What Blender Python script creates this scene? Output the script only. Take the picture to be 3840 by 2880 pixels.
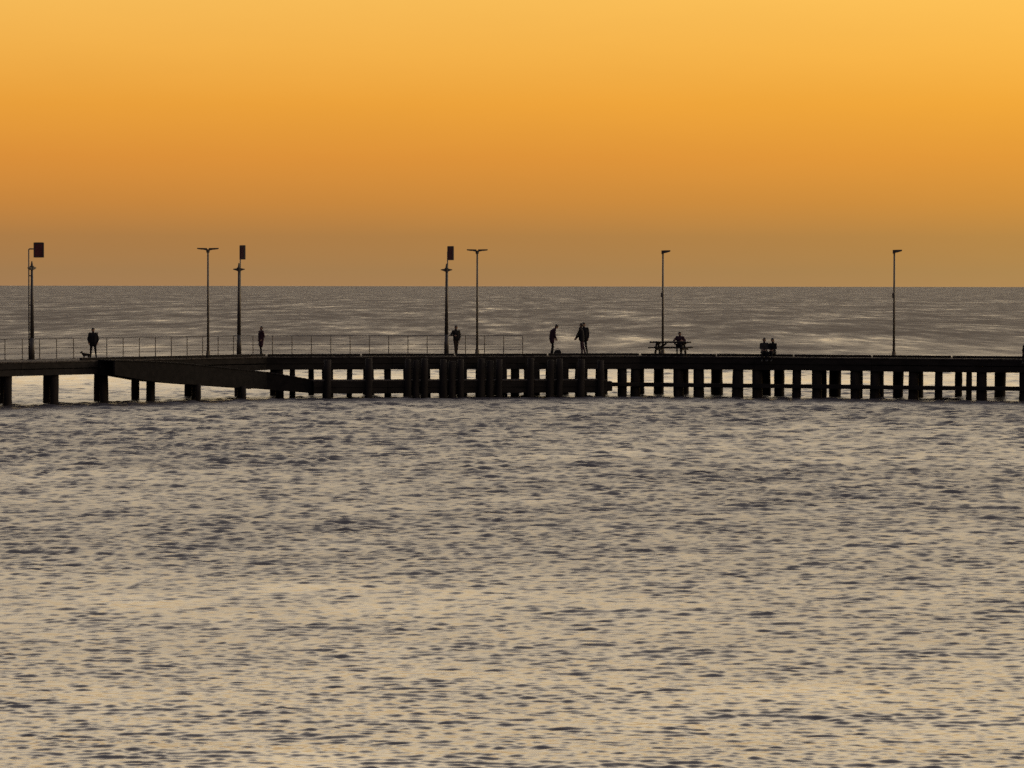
import bpy, bmesh, math, random
import numpy as np
from mathutils import Vector, Matrix

random.seed(7)
rng = np.random.default_rng(11)
R = math.radians
scene = bpy.context.scene
for o in list(bpy.data.objects):
    bpy.data.objects.remove(o)
C = scene.collection


def lin(r, g, b):
    f = lambda c: (c / 255 / 12.92) if c / 255 <= 0.04045 else ((c / 255 + 0.055) / 1.055) ** 2.4
    return (f(r), f(g), f(b), 1.0)


# ------------------------------------------------------------------ camera
HC = 6.45                      # eye height above the water
FPX = 12590.0                  # focal length in photo pixels (3840 wide)
cam_d = bpy.data.cameras.new("camera")
cam = bpy.data.objects.new("camera", cam_d)
C.objects.link(cam)
cam_d.sensor_width = 36.0
cam_d.lens = 36.0 * FPX / 3840.0
cam_d.clip_start = 0.5
cam_d.clip_end = 200000.0
cam.location = (0, 0, HC)
cam.rotation_mode = 'XYZ'
pitch = math.atan((1440 - 1073) / FPX)
cam.rotation_euler = (Matrix.Rotation(R(90) - pitch, 3, 'X') @ Matrix.Rotation(R(0.08), 3, 'Z')).to_euler()
scene.camera = cam

# ------------------------------------------------------------------ world
SUN_EL, SUN_AZ = R(7.0), R(38.0)          # azimuth to the right of the view axis (+Y)
SUN = Vector((math.sin(SUN_AZ) * math.cos(SUN_EL), math.cos(SUN_AZ) * math.cos(SUN_EL), math.sin(SUN_EL)))
world = bpy.data.worlds.new("World")
scene.world = world
world.use_nodes = True
nt = world.node_tree
nt.nodes.clear()


def N(tree, typ, **kw):
    n = tree.nodes.new(typ)
    for k, v in kw.items():
        setattr(n, k, v)
    return n


def math_node(tree, op, a, b=None, clamp=False):
    n = tree.nodes.new('ShaderNodeMath')
    n.operation = op
    n.use_clamp = clamp
    for i, v in enumerate((a, b)):
        if v is None:
            continue
        if isinstance(v, (int, float)):
            n.inputs[i].default_value = v
        else:
            tree.links.new(v, n.inputs[i])
    return n.outputs[0]


def mixc(tree, fac, a, b, blend='MIX'):
    n = tree.nodes.new('ShaderNodeMix')
    n.data_type = 'RGBA'
    n.blend_type = blend
    for sock, v in ((n.inputs[0], fac), (n.inputs[6], a), (n.inputs[7], b)):
        if isinstance(v, (int, float)):
            sock.default_value = v
        elif isinstance(v, tuple):
            sock.default_value = v
        else:
            tree.links.new(v, sock)
    return n.outputs[2]


def ramp(tree, fac, stops, interp='LINEAR'):
    n = tree.nodes.new('ShaderNodeValToRGB')
    n.color_ramp.interpolation = interp
    el = n.color_ramp.elements
    el[0].position, el[0].color = stops[0]
    el[1].position, el[1].color = stops[-1]
    for p, c in stops[1:-1]:
        e = el.new(p)
        e.color = c
    tree.links.new(fac, n.inputs[0])
    return n.outputs[0]


tc = N(nt, 'ShaderNodeTexCoord')
sep = N(nt, 'ShaderNodeSeparateXYZ')
nt.links.new(tc.outputs['Generated'], sep.inputs[0])
up = math_node(nt, 'MAXIMUM', sep.outputs[2], 0.0)
fz = math_node(nt, 'POWER', up, 0.5)                 # more room for the low sky


def zs(deg):
    return math.sin(R(deg)) ** 0.5


def half(r, g, b):
    c = lin(r, g, b)
    return (c[0] / 2, c[1] / 2, c[2] / 2, 1.0)


west = ramp(nt, fz, [
    (0.0, half(162, 123, 85)),
    (zs(0.25), half(161, 122, 80)),
    (zs(0.85), half(172, 123, 71)),
    (zs(1.45), half(199, 133, 62)),
    (zs(2.2), half(220, 144, 58)),
    (zs(3.1), half(236, 161, 60)),
    (zs(4.0), half(244, 177, 76)),
    (zs(5.0), half(249, 189, 90)),
    (zs(8.0), (0.80, 0.56, 0.25, 1)),
    (zs(12.0), (1.42, 1.12, 0.71, 1)),
    (zs(18.0), (1.46, 1.21, 0.89, 1)),
    (zs(26.0), (0.74, 0.64, 0.54, 1)),
    (zs(36.0), (0.255, 0.238, 0.238, 1)),
    (zs(50.0), (0.25, 0.235, 0.265, 1)),
    (zs(70.0), (0.21, 0.205, 0.24, 1)),
    (1.0, (0.18, 0.18, 0.215, 1)),
])
east = ramp(nt, fz, [
    (0.0, half(66, 63, 73)),
    (zs(6.0), half(84, 73, 80)),
    (zs(16.0), half(98, 88, 95)),
    (zs(40.0), half(94, 93, 112)),
    (1.0, half(92, 98, 125)),
])
# towards / away from the sunset
dotn = N(nt, 'ShaderNodeVectorMath', operation='DOT_PRODUCT')
nt.links.new(tc.outputs['Generated'], dotn.inputs[0])
dotn.inputs[1].default_value = SUN
hz = N(nt, 'ShaderNodeVectorMath', operation='DOT_PRODUCT')
nt.links.new(tc.outputs['Generated'], hz.inputs[0])
hz.inputs[1].default_value = (math.sin(SUN_AZ), math.cos(SUN_AZ), 0)
mr = N(nt, 'ShaderNodeMapRange', interpolation_type='SMOOTHSTEP')
nt.links.new(hz.outputs['Value'], mr.inputs['Value'])
mr.inputs['From Min'].default_value = -0.75
mr.inputs['From Max'].default_value = 0.75
side = mr.outputs[0]
sky_c = mixc(nt, 1.0, mixc(nt, side, east, west), (2, 2, 2, 1), 'MULTIPLY')
# soft glow around the veiled sun
glow = math_node(nt, 'POWER', math_node(nt, 'MAXIMUM', dotn.outputs['Value'], 0.0), 9.0)
glow_c = mixc(nt, 1.0, sky_c, mixc(nt, glow, (0, 0, 0, 1), (0.26, 0.18, 0.0, 1)), 'ADD')
# faint uneven haze layers
hm = N(nt, 'ShaderNodeMapping')
hm.inputs['Scale'].default_value = (9.0, 9.0, 45.0)
nt.links.new(tc.outputs['Generated'], hm.inputs[0])
hn = N(nt, 'ShaderNodeTexNoise')
hn.inputs['Scale'].default_value = 1.0
hn.inputs['Detail'].default_value = 6
hn.inputs['Roughness'].default_value = 0.65
nt.links.new(hm.outputs[0], hn.inputs['Vector'])
hv = math_node(nt, 'MULTIPLY_ADD', hn.outputs['Fac'], 0.07)
hv.node.inputs[2].default_value = 0.965
hc = N(nt, 'ShaderNodeCombineXYZ')
for k_ in range(3):
    nt.links.new(hv, hc.inputs[k_])
glow_c = mixc(nt, 1.0, glow_c, hc.outputs[0], 'MULTIPLY')
# a share of physical sky for the upper dome
nish = N(nt, 'ShaderNodeTexSky', sky_type='NISHITA')
nish.sun_disc = False
nish.sun_elevation = SUN_EL
nish.sun_rotation = SUN_AZ
nish.dust_density = 6.0
nish.air_density = 1.5
nish_c = mixc(nt, 1.0, nish.outputs[0], (0.05, 0.05, 0.05, 1), 'MULTIPLY')
nish_f = math_node(nt, 'MULTIPLY', math_node(nt, 'POWER', up, 0.7), 0.25)
out_c = mixc(nt, nish_f, glow_c, nish_c)
bg = N(nt, 'ShaderNodeBackground')
nt.links.new(out_c, bg.inputs[0])
bg.inputs[1].default_value = 1.0
wo = N(nt, 'ShaderNodeOutputWorld')
nt.links.new(bg.outputs[0], wo.inputs[0])

# ------------------------------------------------------------------ sun
sun_d = bpy.data.lights.new("sun", 'SUN')
sun_d.energy = 0.12
sun_d.angle = R(12.0)
sun_d.color = (1.0, 0.66, 0.30)
sun = bpy.data.objects.new("sun", sun_d)
C.objects.link(sun)
sun.location = (40, 200, 60)
sun.rotation_euler = SUN.to_track_quat('Z', 'Y').to_euler()

# ------------------------------------------------------------------ view
vs = scene.view_settings
vs.view_transform = 'Standard'
vs.look = 'None'
vs.exposure = 0.0
vs.gamma = 1.0
vs.use_curve_mapping = False
scene.cycles.filter_width = 1.5
scene.cycles.use_denoising = False        # keep a little natural grain


# ================================================================== materials
def principled(name, base, rough=0.8, vary=0.35, scale=6.0, bump=0.0, metallic=0.0, stretch=(1, 1, 1)):
    m = bpy.data.materials.new(name)
    m.use_nodes = True
    t = m.node_tree
    b = t.nodes['Principled BSDF']
    c = t.nodes.new('ShaderNodeTexCoord')
    mp = t.nodes.new('ShaderNodeMapping')
    mp.inputs['Scale'].default_value = stretch
    t.links.new(c.outputs['Object'], mp.inputs[0])
    nz = t.nodes.new('ShaderNodeTexNoise')
    nz.inputs['Scale'].default_value = scale
    nz.inputs['Detail'].default_value = 5
    t.links.new(mp.outputs[0], nz.inputs['Vector'])
    lo = tuple(x * (1 - vary) for x in base) + (1,)
    hi = tuple(min(1, x * (1 + vary)) for x in base) + (1,)
    col = ramp(t, nz.outputs['Fac'], [(0.3, lo), (0.7, hi)])
    t.links.new(col, b.inputs['Base Color'])
    b.inputs['Roughness'].default_value = rough
    b.inputs['Metallic'].default_value = metallic
    b.inputs['Specular IOR Level'].default_value = 0.2 if rough > 0.8 else 0.5
    if bump:
        bp = t.nodes.new('ShaderNodeBump')
        bp.inputs['Strength'].default_value = bump
        bp.inputs['Distance'].default_value = 0.02
        t.links.new(nz.outputs['Fac'], bp.inputs['Height'])
        t.links.new(bp.outputs[0], b.inputs['Normal'])
    return m


M = {
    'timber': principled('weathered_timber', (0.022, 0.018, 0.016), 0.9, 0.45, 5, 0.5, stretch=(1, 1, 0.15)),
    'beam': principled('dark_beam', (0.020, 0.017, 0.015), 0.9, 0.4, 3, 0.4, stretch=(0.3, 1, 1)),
    'shade_dark': principled('shade_darkened_timber', (0.012, 0.010, 0.009), 0.9, 0.4, 3, 0.4),  # ramp timber, shade put into the base colour to offset sky light
    'boards': principled('grey_boards', (0.075, 0.065, 0.057), 0.9, 0.4, 4, 0.3),
    'metal': principled('dark_painted_metal', (0.05, 0.042, 0.036), 0.55, 0.25, 8),
    'galv': principled('galvanised_metal', (0.10, 0.085, 0.065), 0.5, 0.25, 8),
    'rail': principled('rail_metal', (0.11, 0.10, 0.09), 0.5, 0.25, 8),
    'red': principled('dark_red_banner', (0.085, 0.014, 0.016), 0.7, 0.5, 3.0),
    'lamp': principled('lamp_lens', (0.30, 0.28, 0.24), 0.3, 0.1, 8),
    'skin': principled('skin', (0.33, 0.20, 0.14), 0.55, 0.1, 20),
    'hair': principled('dark_hair', (0.015, 0.011, 0.009), 0.6, 0.3, 60),
    'shoe': principled('dark_shoes', (0.02, 0.018, 0.017), 0.6, 0.3, 20),
    'black_cloth': principled('black_cloth', (0.014, 0.013, 0.014), 0.95, 0.3, 14),
    'navy_cloth': principled('navy_cloth', (0.016, 0.018, 0.030), 0.95, 0.3, 14),
    'plum_cloth': principled('plum_cloth', (0.036, 0.016, 0.026), 0.95, 0.3, 14),
    'brown_cloth': principled('brown_cloth', (0.034, 0.024, 0.019), 0.95, 0.3, 14),
    'grey_cloth': principled('grey_cloth', (0.038, 0.036, 0.036), 0.95, 0.3, 14),
    'dogfur': principled('dark_dog_fur', (0.022, 0.017, 0.013), 0.9, 0.4, 40, 0.4),
}


def sea_material():
    m = bpy.data.materials.new('sea_water')
    m.use_nodes = True
    t = m.node_tree
    b = t.nodes['Principled BSDF']
    b.inputs['Base Color'].default_value = (0.060, 0.054, 0.058, 1)
    b.inputs['IOR'].default_value = 1.34
    at = t.nodes.new('ShaderNodeAttribute')
    at.attribute_name = 'rough'
    tcn = t.nodes.new('ShaderNodeTexCoord')
    tot = None
    for sc, wt in (((0.22, 0.035, 1), 1.0), ((0.06, 0.009, 1), 1.0), ((0.7, 0.12, 1), 0.6)):
        mp = t.nodes.new('ShaderNodeMapping')
        mp.inputs['Scale'].default_value = sc
        t.links.new(tcn.outputs['Object'], mp.inputs[0])
        nz = t.nodes.new('ShaderNodeTexNoise')
        nz.inputs['Scale'].default_value = 1.0
        nz.inputs['Detail'].default_value = 3
        t.links.new(mp.outputs[0], nz.inputs['Vector'])
        v = math_node(t, 'MULTIPLY', math_node(t, 'SUBTRACT', nz.outputs['Fac'], 0.5), wt)
        tot = v if tot is None else math_node(t, 'ADD', tot, v)
    sp = t.nodes.new('ShaderNodeSeparateXYZ')
    t.links.new(tcn.outputs['Object'], sp.inputs[0])
    off = math_node(t, 'MULTIPLY', math_node(t, 'SUBTRACT', sp.outputs[1], 180.0), 1 / 250.0, True)   # cat's paws out on open water
    tot = math_node(t, 'MULTIPLY', tot, math_node(t, 'ADD', math_node(t, 'MULTIPLY', off, 1.25), 0.15))
    fac = math_node(t, 'ADD', tot, 1.0)
    t.links.new(math_node(t, 'MULTIPLY', at.outputs['Fac'], fac, True), b.inputs['Roughness'])
    return m


# ================================================================== helpers
def tag(o, label=None, cat=None, group=None, kind=None):
    if label:
        o['label'] = label
    if cat:
        o['category'] = cat
    if group:
        o['group'] = group
    if kind:
        o['kind'] = kind
    return o


def empty(name, loc=(0, 0, 0), rz=0.0):
    o = bpy.data.objects.new(name, None)
    o.empty_display_size = 0.3
    C.objects.link(o)
    o.location = loc
    o.rotation_euler = (0, 0, rz)
    return o


def obj(name, bm, mat, parent=None, smooth=False):
    me = bpy.data.meshes.new(name)
    bm.normal_update()
    bm.to_mesh(me)
    bm.free()
    if smooth:
        me.polygons.foreach_set('use_smooth', [True] * len(me.polygons))
    me.materials.append(M[mat] if isinstance(mat, str) else mat)
    o = bpy.data.objects.new(name, me)
    C.objects.link(o)
    if parent:
        o.parent = parent
    return o


def box(bm, c, s, rz=0.0, bevel=0.0):
    mat = Matrix.Translation(c) @ Matrix.Rotation(rz, 4, 'Z') @ Matrix.Diagonal((s[0], s[1], s[2], 1))
    r = bmesh.ops.create_cube(bm, size=1.0, matrix=mat)
    if bevel:
        es = list({e for v in r['verts'] for e in v.link_edges})
        bmesh.ops.bevel(bm, geom=es, offset=bevel, segments=1, affect='EDGES')


def beam(bm, a, b, w, h, bevel=0.0):
    """rectangular bar from a to b; w across (horizontal), h vertical"""
    a, b = Vector(a), Vector(b)
    d = b - a
    L = d.length
    x = d.normalized()
    up_ = Vector((0, 0, 1)) if abs(x.z) < 0.95 else Vector((0, 1, 0))
    y = up_.cross(x).normalized()
    z = x.cross(y)
    rot = Matrix((x, y, z)).transposed().to_4x4()
    mat = Matrix.Translation((a + b) / 2) @ rot @ Matrix.Diagonal((L, w, h, 1))
    r = bmesh.ops.create_cube(bm, size=1.0, matrix=mat)
    if bevel:
        es = list({e for v in r['verts'] for e in v.link_edges})
        bmesh.ops.bevel(bm, geom=es, offset=bevel, segments=1, affect='EDGES')


def tube(bm, a, b, r0, r1=None, seg=10, caps=True):
    a, b = Vector(a), Vector(b)
    r1 = r0 if r1 is None else r1
    d = b - a
    q = d.to_track_quat('Z', 'Y').to_matrix().to_4x4()
    mat = Matrix.Translation((a + b) / 2) @ q
    bmesh.ops.create_cone(bm, cap_ends=caps, cap_tris=False, segments=seg, radius1=r0, radius2=r1,
                          depth=d.length, matrix=mat)


def path_tube(bm, pts, rad, seg=8):
    for p, q in zip(pts[:-1], pts[1:]):
        tube(bm, p, q, rad, rad, seg)
    for p in pts[1:-1]:
        bmesh.ops.create_uvsphere(bm, u_segments=seg, v_segments=6, radius=rad, matrix=Matrix.Translation(p))


def pos(px, d):
    return (px - 1920) / FPX * d


def zat(py, d):
    return HC - (py - 1073) / FPX * d


# ================================================================== the sea
def build_sea():
    # rows: distance from the shore viewpoint; columns: bearing
    ds = []
    d = 14.0
    while d < 40:
        ds.append(d)
        d += 0.35
    while d < 260:
        ds.append(d)
        d += 0.042 * max(1.0, d / 45.0) ** 1.2
    st = 0.36
    while d < 90000:
        ds.append(d)
        d += st
        st *= 1.02
    ds.append(90000.0)
    ds = np.array(ds)
    fine = np.linspace(-10.2, 10.2, 540)
    side_ = np.array([10.8, 12, 14, 17, 21, 26, 32, 40, 50, 62, 75])
    th = np.radians(np.concatenate([-side_[::-1], fine, side_]))
    step_r = np.gradient(ds)
    step_t = np.gradient(th)
    D, T = np.meshgrid(ds, th, indexing='ij')
    X = D * np.sin(T)
    Y = D * np.cos(T)
    SR = np.repeat(step_r[:, None], len(th), 1)
    ST = D * step_t[None, :]
    X, Y, SR, ST = (v.astype(np.float32) for v in (X, Y, SR, ST))
    Z = np.zeros_like(X)
    lost = np.zeros_like(X)

    # gusts: broad patches where the chop is steeper or calmer
    g = np.zeros_like(X)
    for i in range(16):
        lx = rng.uniform(30, 110)
        ly = rng.uniform(14, 60)
        g += np.sin(X / lx * 6.283 * rng.choice([-1, 1]) + Y / ly * 6.283 + rng.uniform(0, 6.283))
    g /= math.sqrt(8)
    gust = np.clip(1.0 + 0.065 * g, 0.7, 1.35)
    # small cat's paws a few metres across
    g3 = np.zeros_like(X)
    for i in range(18):
        lx = rng.uniform(3.5, 16)
        ly = rng.uniform(3, 14)
        g3 += np.sin(X / lx * 6.283 * rng.choice([-1, 1]) + Y / ly * 6.283 + rng.uniform(0, 6.283))
    gust *= np.clip(1.0 + 0.07 * g3 / 3.0, 0.6, 1.5)
    gust *= 0.80 + 0.20 * np.clip((Y - 45.0) / 60.0, 0, 1)      # flatter in the shallows
    # broad streaks far out
    g2 = np.zeros_like(X)
    for i in range(14):
        lx = rng.uniform(40, 200)
        ly = rng.uniform(60, 260)
        g2 += np.sin(X / lx * 6.283 * rng.choice([-1, 1]) + Y / ly * 6.283 + rng.uniform(0, 6.283))
    g2 /= math.sqrt(7)
    gust *= np.clip(1.0 + 0.10 * g2, 0.75, 1.3)
    # a smoother slick around and behind the pier
    gust *= (1.0 - 0.45 * np.exp(-((Y - 226.0) / np.where(Y < 226, 20.0, 34.0)) ** 2))
    gust *= 1.0 + 0.22 * np.exp(-((Y - 160.0) / 35.0) ** 2)

    far = np.clip((Y - 260.0) / 380.0, 0, 1)
    gust *= 1.0 + 1.9 * far * far * (3 - 2 * far)       # open water, more wind

    # offshore wind: ripples at the beach, longer chop with growing fetch
    lp = np.log(np.minimum(0.21 * (np.maximum(ds, 45.0) / 50.0) ** 1.08, 2.2))
    nw = 100
    lam = np.exp(np.linspace(math.log(0.12), math.log(8.0), nw)) * rng.uniform(0.93, 1.07, nw)
    for L in lam:
        a_dir = R(6) + rng.normal(0, 0.40)              # travelling mostly toward the shore
        k = 2 * math.pi / L
        kx, ky = k * math.sin(a_dir), k * math.cos(a_dir)
        # slope carried by this component
        pk = np.exp(-((math.log(L) - lp) / 0.75) ** 2)        # peak of the local sea state
        s = (0.056 * pk + 0.006).astype(np.float32)[:, None]
        amp = s / k
        rx = L / max(abs(math.cos(a_dir)), 0.08)
        tx = L / max(abs(math.sin(a_dir)), 0.08)
        w = np.clip((rx / SR - 1.9) / 1.6, 0, 1) * np.clip((tx / ST - 1.9) / 1.6, 0, 1)
        gm = gust
        ph = np.float32(kx) * X + np.float32(ky) * Y + np.float32(rng.uniform(0, 6.283))
        # slightly peaked crests
        Z += amp * gm * w * (np.sin(ph) - 0.20 * np.cos(2 * ph))
        lost += 0.5 * (s * gm) ** 2 * (1 - w ** 2)
    micro = 0.035 ** 2
    var = micro * gust ** 2 + lost
    alpha = np.sqrt(2.0 * var)
    rough = np.sqrt(np.clip(alpha, 0.01, 0.6))

    nr, nc = X.shape
    me = bpy.data.meshes.new('sea')
    co = np.stack([X, Y, Z], -1).reshape(-1, 3).astype(np.float32)
    idx = np.arange(nr * nc).reshape(nr, nc)
    f = np.stack([idx[:-1, :-1], idx[:-1, 1:], idx[1:, 1:], idx[1:, :-1]], -1).reshape(-1, 4).astype(np.int32)
    me.vertices.add(len(co))
    me.vertices.foreach_set('co', co.ravel())
    me.loops.add(f.size)
    me.loops.foreach_set('vertex_index', f.ravel())
    me.polygons.add(len(f))
    me.polygons.foreach_set('loop_start', np.arange(0, f.size, 4, dtype=np.int32))
    me.polygons.foreach_set('loop_total', np.full(len(f), 4, dtype=np.int32))
    me.polygons.foreach_set('use_smooth', np.ones(len(f), dtype=bool))
    me.update()
    at = me.attributes.new('rough', 'FLOAT', 'POINT')
    at.data.foreach_set('value', rough.ravel().astype(np.float32))
    me.materials.append(sea_material())
    o = bpy.data.objects.new('sea', me)
    C.objects.link(o)
    tag(o, 'rippled grey and gold sea reaching to the horizon', 'water', kind='structure')


build_sea()

# ================================================================== pier
ZD = 2.38                # deck top
ZU = 1.60                # underside of the edge beams
KERB = 0.15


def P(px, d):
    return Vector((pos(px, d), d, 0))


runs = [  # near edge of each straight run, (start, end, width)
    (P(-260, 174.5), P(1000, 193.0), 4.6),
    (P(1000, 193.0), P(2400, 196.5), 4.6),
    (P(2400, 196.5), P(4180, 187.3), 4.6),
]


def frame(run):
    a, b, w = run
    u = (b - a).normalized()
    n = Vector((-u.y, u.x, 0))
    if n.y < 0:
        n = -n
    return a, b, u, n, w


def on_run(i, px, inset):
    """point of run i, inset metres behind its near edge, on the bearing of px"""
    a, b, u, n, w = frame(runs[i])
    q = a + n * inset
    m = (px - 1920) / FPX
    # q + t*u : X = m*Y
    t = (m * q.y - q.x) / (u.x - m * u.y)
    return q + u * t


def ends(i, inset):
    """mitred ends of run i's line that lies inset metres behind the near edge"""
    a, b, u, n, w = frame(runs[i])
    p0, p1 = a + n * inset, b + n * inset
    for k, end in ((i - 1, 0), (i + 1, 1)):
        if 0 <= k < len(runs):
            a2, b2, u2, n2, w2 = frame(runs[k])
            q = a2 + n2 * inset
            den = u.x * u2.y - u.y * u2.x
            r = q - p0
            t = (r.x * u2.y - r.y * u2.x) / den
            m_ = p0 + u * t
            if end == 0:
                s0 = m_
            else:
                s1 = m_
        else:
            if end == 0:
                s0 = p0
            else:
                s1 = p1
    return s0, s1


def run_of(px):
    return 0 if px < 1000 else (1 if px < 2400 else 2)


pier = empty('pier', (0, 195, 0))
tag(pier, 'long dark timber pier on piles crossing the whole view', 'pier')


def child(name, bm, mat, parent, smooth=False):
    o = obj(name, bm, mat, parent, smooth)
    o.matrix_parent_inverse = parent.matrix_world.inverted() if False else Matrix.Translation(-Vector(parent.location))
    return o


# ---- deck, beams, kerbs of each run
for i, run in enumerate(runs):
    a, b, u, n, w = frame(run)
    L = (b - a).length
    # boards laid across the deck
    bm = bmesh.new()
    step = 0.20
    k = int(L / step)
    ang = math.atan2(u.y, u.x)
    for j in range(k + 1):
        c = a + u * (j * step + 0.1) + n * (w / 2)
        dz = random.uniform(-0.006, 0.006)
        box(bm, (c.x, c.y, ZD - 0.035 + dz), (step - 0.012, w + random.uniform(-0.04, 0.05), 0.07), ang)
    o = child('deck_boards', bm, 'boards', pier)
    tag(o, kind='stuff')
    # edge beams, two deep, near and far side, butted against each other
    for inset in (0.14, w - 0.14):
        for z0, z1, off in ((ZD - 0.42, ZD - 0.078, 0.0), (ZU, ZD - 0.428, 0.03)):
            bm = bmesh.new()
            # in lengths of about six metres with joints
            m0, m1 = ends(i, inset + (off if inset < 1 else -off))
            Lm = (m1 - m0).length
            cnt = max(1, int(Lm / 6.0))
            for j in range(cnt):
                p0 = m0 + u * (Lm * j / cnt + 0.006)
                p1 = m0 + u * (Lm * (j + 1) / cnt - 0.006)
                zz = (z0 + z1) / 2 + random.uniform(-0.012, 0.012)
                beam(bm, (p0.x, p0.y, zz), (p1.x, p1.y, zz), 0.22, z1 - z0 - 0.02, 0.012)
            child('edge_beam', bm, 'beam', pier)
    # inner stringers
    for inset in (w * 0.36, w * 0.64):
        bm = bmesh.new()
        p0, p1 = ends(i, inset)
        p0, p1 = p0 + u * 0.1, p1 - u * 0.1
        zz = ZD - 0.27
        beam(bm, (p0.x, p0.y, zz), (p1.x, p1.y, zz), 0.18, 0.35, 0.01)
        child('stringer', bm, 'beam', pier)
    # kerb timbers on the near edge (the first run has them only on its far stretch)
    s0 = 0.0
    if i == 0:
        s0 = (on_run(0, 300, 0.1) - (a + n * 0.1)).length
    cnt = max(1, int((L - s0) / 4.5))
    for j in range(cnt):
        p0 = a + u * (s0 + (L - s0) * j / cnt + 0.05) + n * 0.12
        p1 = a + u * (s0 + (L - s0) * (j + 1) / cnt - 0.05) + n * 0.12
        bm = bmesh.new()
        zz = ZD + KERB / 2 + 0.008 + random.uniform(-0.01, 0.01)
        beam(bm, (p0.x, p0.y, zz), (p1.x, p1.y, zz), 0.17, KERB - 0.01, 0.015)
        child('kerb_timber', bm, 'beam', pier)


# wedge of deck at each bend
for i in (0, 1):
    a, b, u, n, w = frame(runs[i])
    n2 = frame(runs[i + 1])[3]
    mid = ends(i, w)[1]
    bm = bmesh.new()
    ring = [b + n * 0.01, b + n2 * w, mid, b + n * w]
    lo = [bm.verts.new((v.x, v.y, ZD - 0.075)) for v in ring]
    hi = [bm.verts.new((v.x, v.y, ZD - 0.012)) for v in ring]
    bm.faces.new(hi)
    bm.faces.new(lo[::-1])
    for k in range(4):
        bm.faces.new((lo[k], lo[(k + 1) % 4], hi[(k + 1) % 4], hi[k]))
    bmesh.ops.recalc_face_normals(bm, faces=bm.faces)
    child('deck_corner', bm, 'boards', pier)


# ---- piles
def pile(bm, p, r, ztop, zbot=-1.6, lean=0.0):
    rings = 6
    seg = 12
    prev = None
    x0 = random.uniform(-lean, lean)
    rr = [random.uniform(0.94, 1.05) for _ in range(rings)]
    for k in range(rings):
        t = k / (rings - 1)
        z = zbot + (ztop - zbot) * t
        rad = r * (1.04 - 0.08 * t) * rr[k]
        vs_ = [bm.verts.new((p.x + x0 * (1 - t) + rad * math.cos(6.2832 * s / seg),
                             p.y + rad * math.sin(6.2832 * s / seg), z)) for s in range(seg)]
        if prev:
            for s in range(seg):
                bm.faces.new((prev[s], prev[(s + 1) % seg], vs_[(s + 1) % seg], vs_[s]))
        prev = vs_
    bm.faces.new(prev)


def add_pile(i, px, inset, r, ztop=ZU + 0.15, lean=0.06, parent=None, name='pile'):
    p = on_run(i, px, inset)
    bm = bmesh.new()
    pile(bm, p, r, ztop, lean=lean)
    return child(name, bm, 'timber', parent or pier, True)


# first run: near row and far row
A_near = [28, 203, 388, 565, 735, 905, 1046]
A_far = [12, 177, 367, 507, 707, 893, 1027]
for px in A_near:
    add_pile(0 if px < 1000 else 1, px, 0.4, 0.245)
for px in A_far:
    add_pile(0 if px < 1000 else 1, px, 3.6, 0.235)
# crossheads of the first run tie near and far piles together
a, b, u, n, w = frame(runs[0])
for px in A_near[:-1]:
    p0 = on_run(0, px, 0.30)
    p1 = p0 + n * 3.4
    bm = bmesh.new()
    beam(bm, (p0.x, p0.y, ZU + 0.18), (p1.x, p1.y, ZU + 0.18), 0.3, 0.30, 0.012)
    child('crosshead', bm, 'beam', pier)

# middle run and right run: dark intervals of the near row and far row
cols = [
    (1092, 1100), (1158, 1174), (1209, 1246), (1303, 1319), (1362, 1400), (1442, 1463),
    (1513, 1612), (1647, 1750), (1785, 1900), (1918, 1945), (1966, 2023), (2047, 2132), (2157, 2203), (2234, 2279),
    (2318, 2348), (2366, 2415), (2453, 2488), (2526, 2582), (2602, 2638), (2668, 2708), (2750, 2786),
    (2822, 2888), (2905, 2940), (2974, 3004), (3046, 3098), (3113, 3153), (3190, 3235), (3265, 3314),
    (3352, 3387), (3410, 3461), (3510, 3533), (3584, 3607), (3627, 3643), (3665, 3699), (3733, 3771),
    (3825, 3862), (3905, 3940), (3965, 4010)]
heads = []
for idx, (x0, x1) in enumerate(cols):
    i = run_of((x0 + x1) / 2)
    wpx = x1 - x0
    wm = wpx / 64.5
    if wm <= 0.66:
        inset = 0.42 if idx % 3 != 1 else 4.1
        add_pile(i, (x0 + x1) / 2, inset, max(0.17, wm / 2 + 0.045))
        if inset < 1:
            heads.append((i, (x0 + x1) / 2))
    elif wm < 1.1:
        r = 0.30
        add_pile(i, x0 + r * 58, 0.42, r)
        add_pile(i, x1 - r * 58, 4.1 if idx % 2 else 2.3, r)
        heads.append((i, x0 + r * 64.5))
    else:
        cnt = int(math.ceil(wm / 0.46))
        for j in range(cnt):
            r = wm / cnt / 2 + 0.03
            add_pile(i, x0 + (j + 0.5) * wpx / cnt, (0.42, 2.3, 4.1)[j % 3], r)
for i, px in heads[::2]:
    a, b, u, n, w = frame(runs[i])
    p0 = on_run(i, px, 0.32)
    p1 = p0 + n * (w - 0.64)
    bm = bmesh.new()
    beam(bm, (p0.x, p0.y, ZU + 0.19), (p1.x, p1.y, ZU + 0.19), 0.3, 0.30, 0.012)
    child('crosshead', bm, 'beam', pier)

# waler along the right-hand run, low on the near piles
a, b, u, n, w = frame(runs[2])
for px0, px1 in ((2296, 2399), (2401, 2705), (2707, 3020), (3022, 3330), (3332, 3640), (3642, 3950), (3952, 4170)):
    i = run_of((px0 + px1) / 2)
    p0, p1 = on_run(i, px0, 0.03), on_run(i, px1, 0.03)
    z = 0.71 + random.uniform(-0.012, 0.012)
    bm = bmesh.new()
    beam(bm, (p0.x, p0.y, z), (p1.x, p1.y, z), 0.2, 0.24, 0.015)
    child('waler', bm, 'beam', pier)

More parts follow.
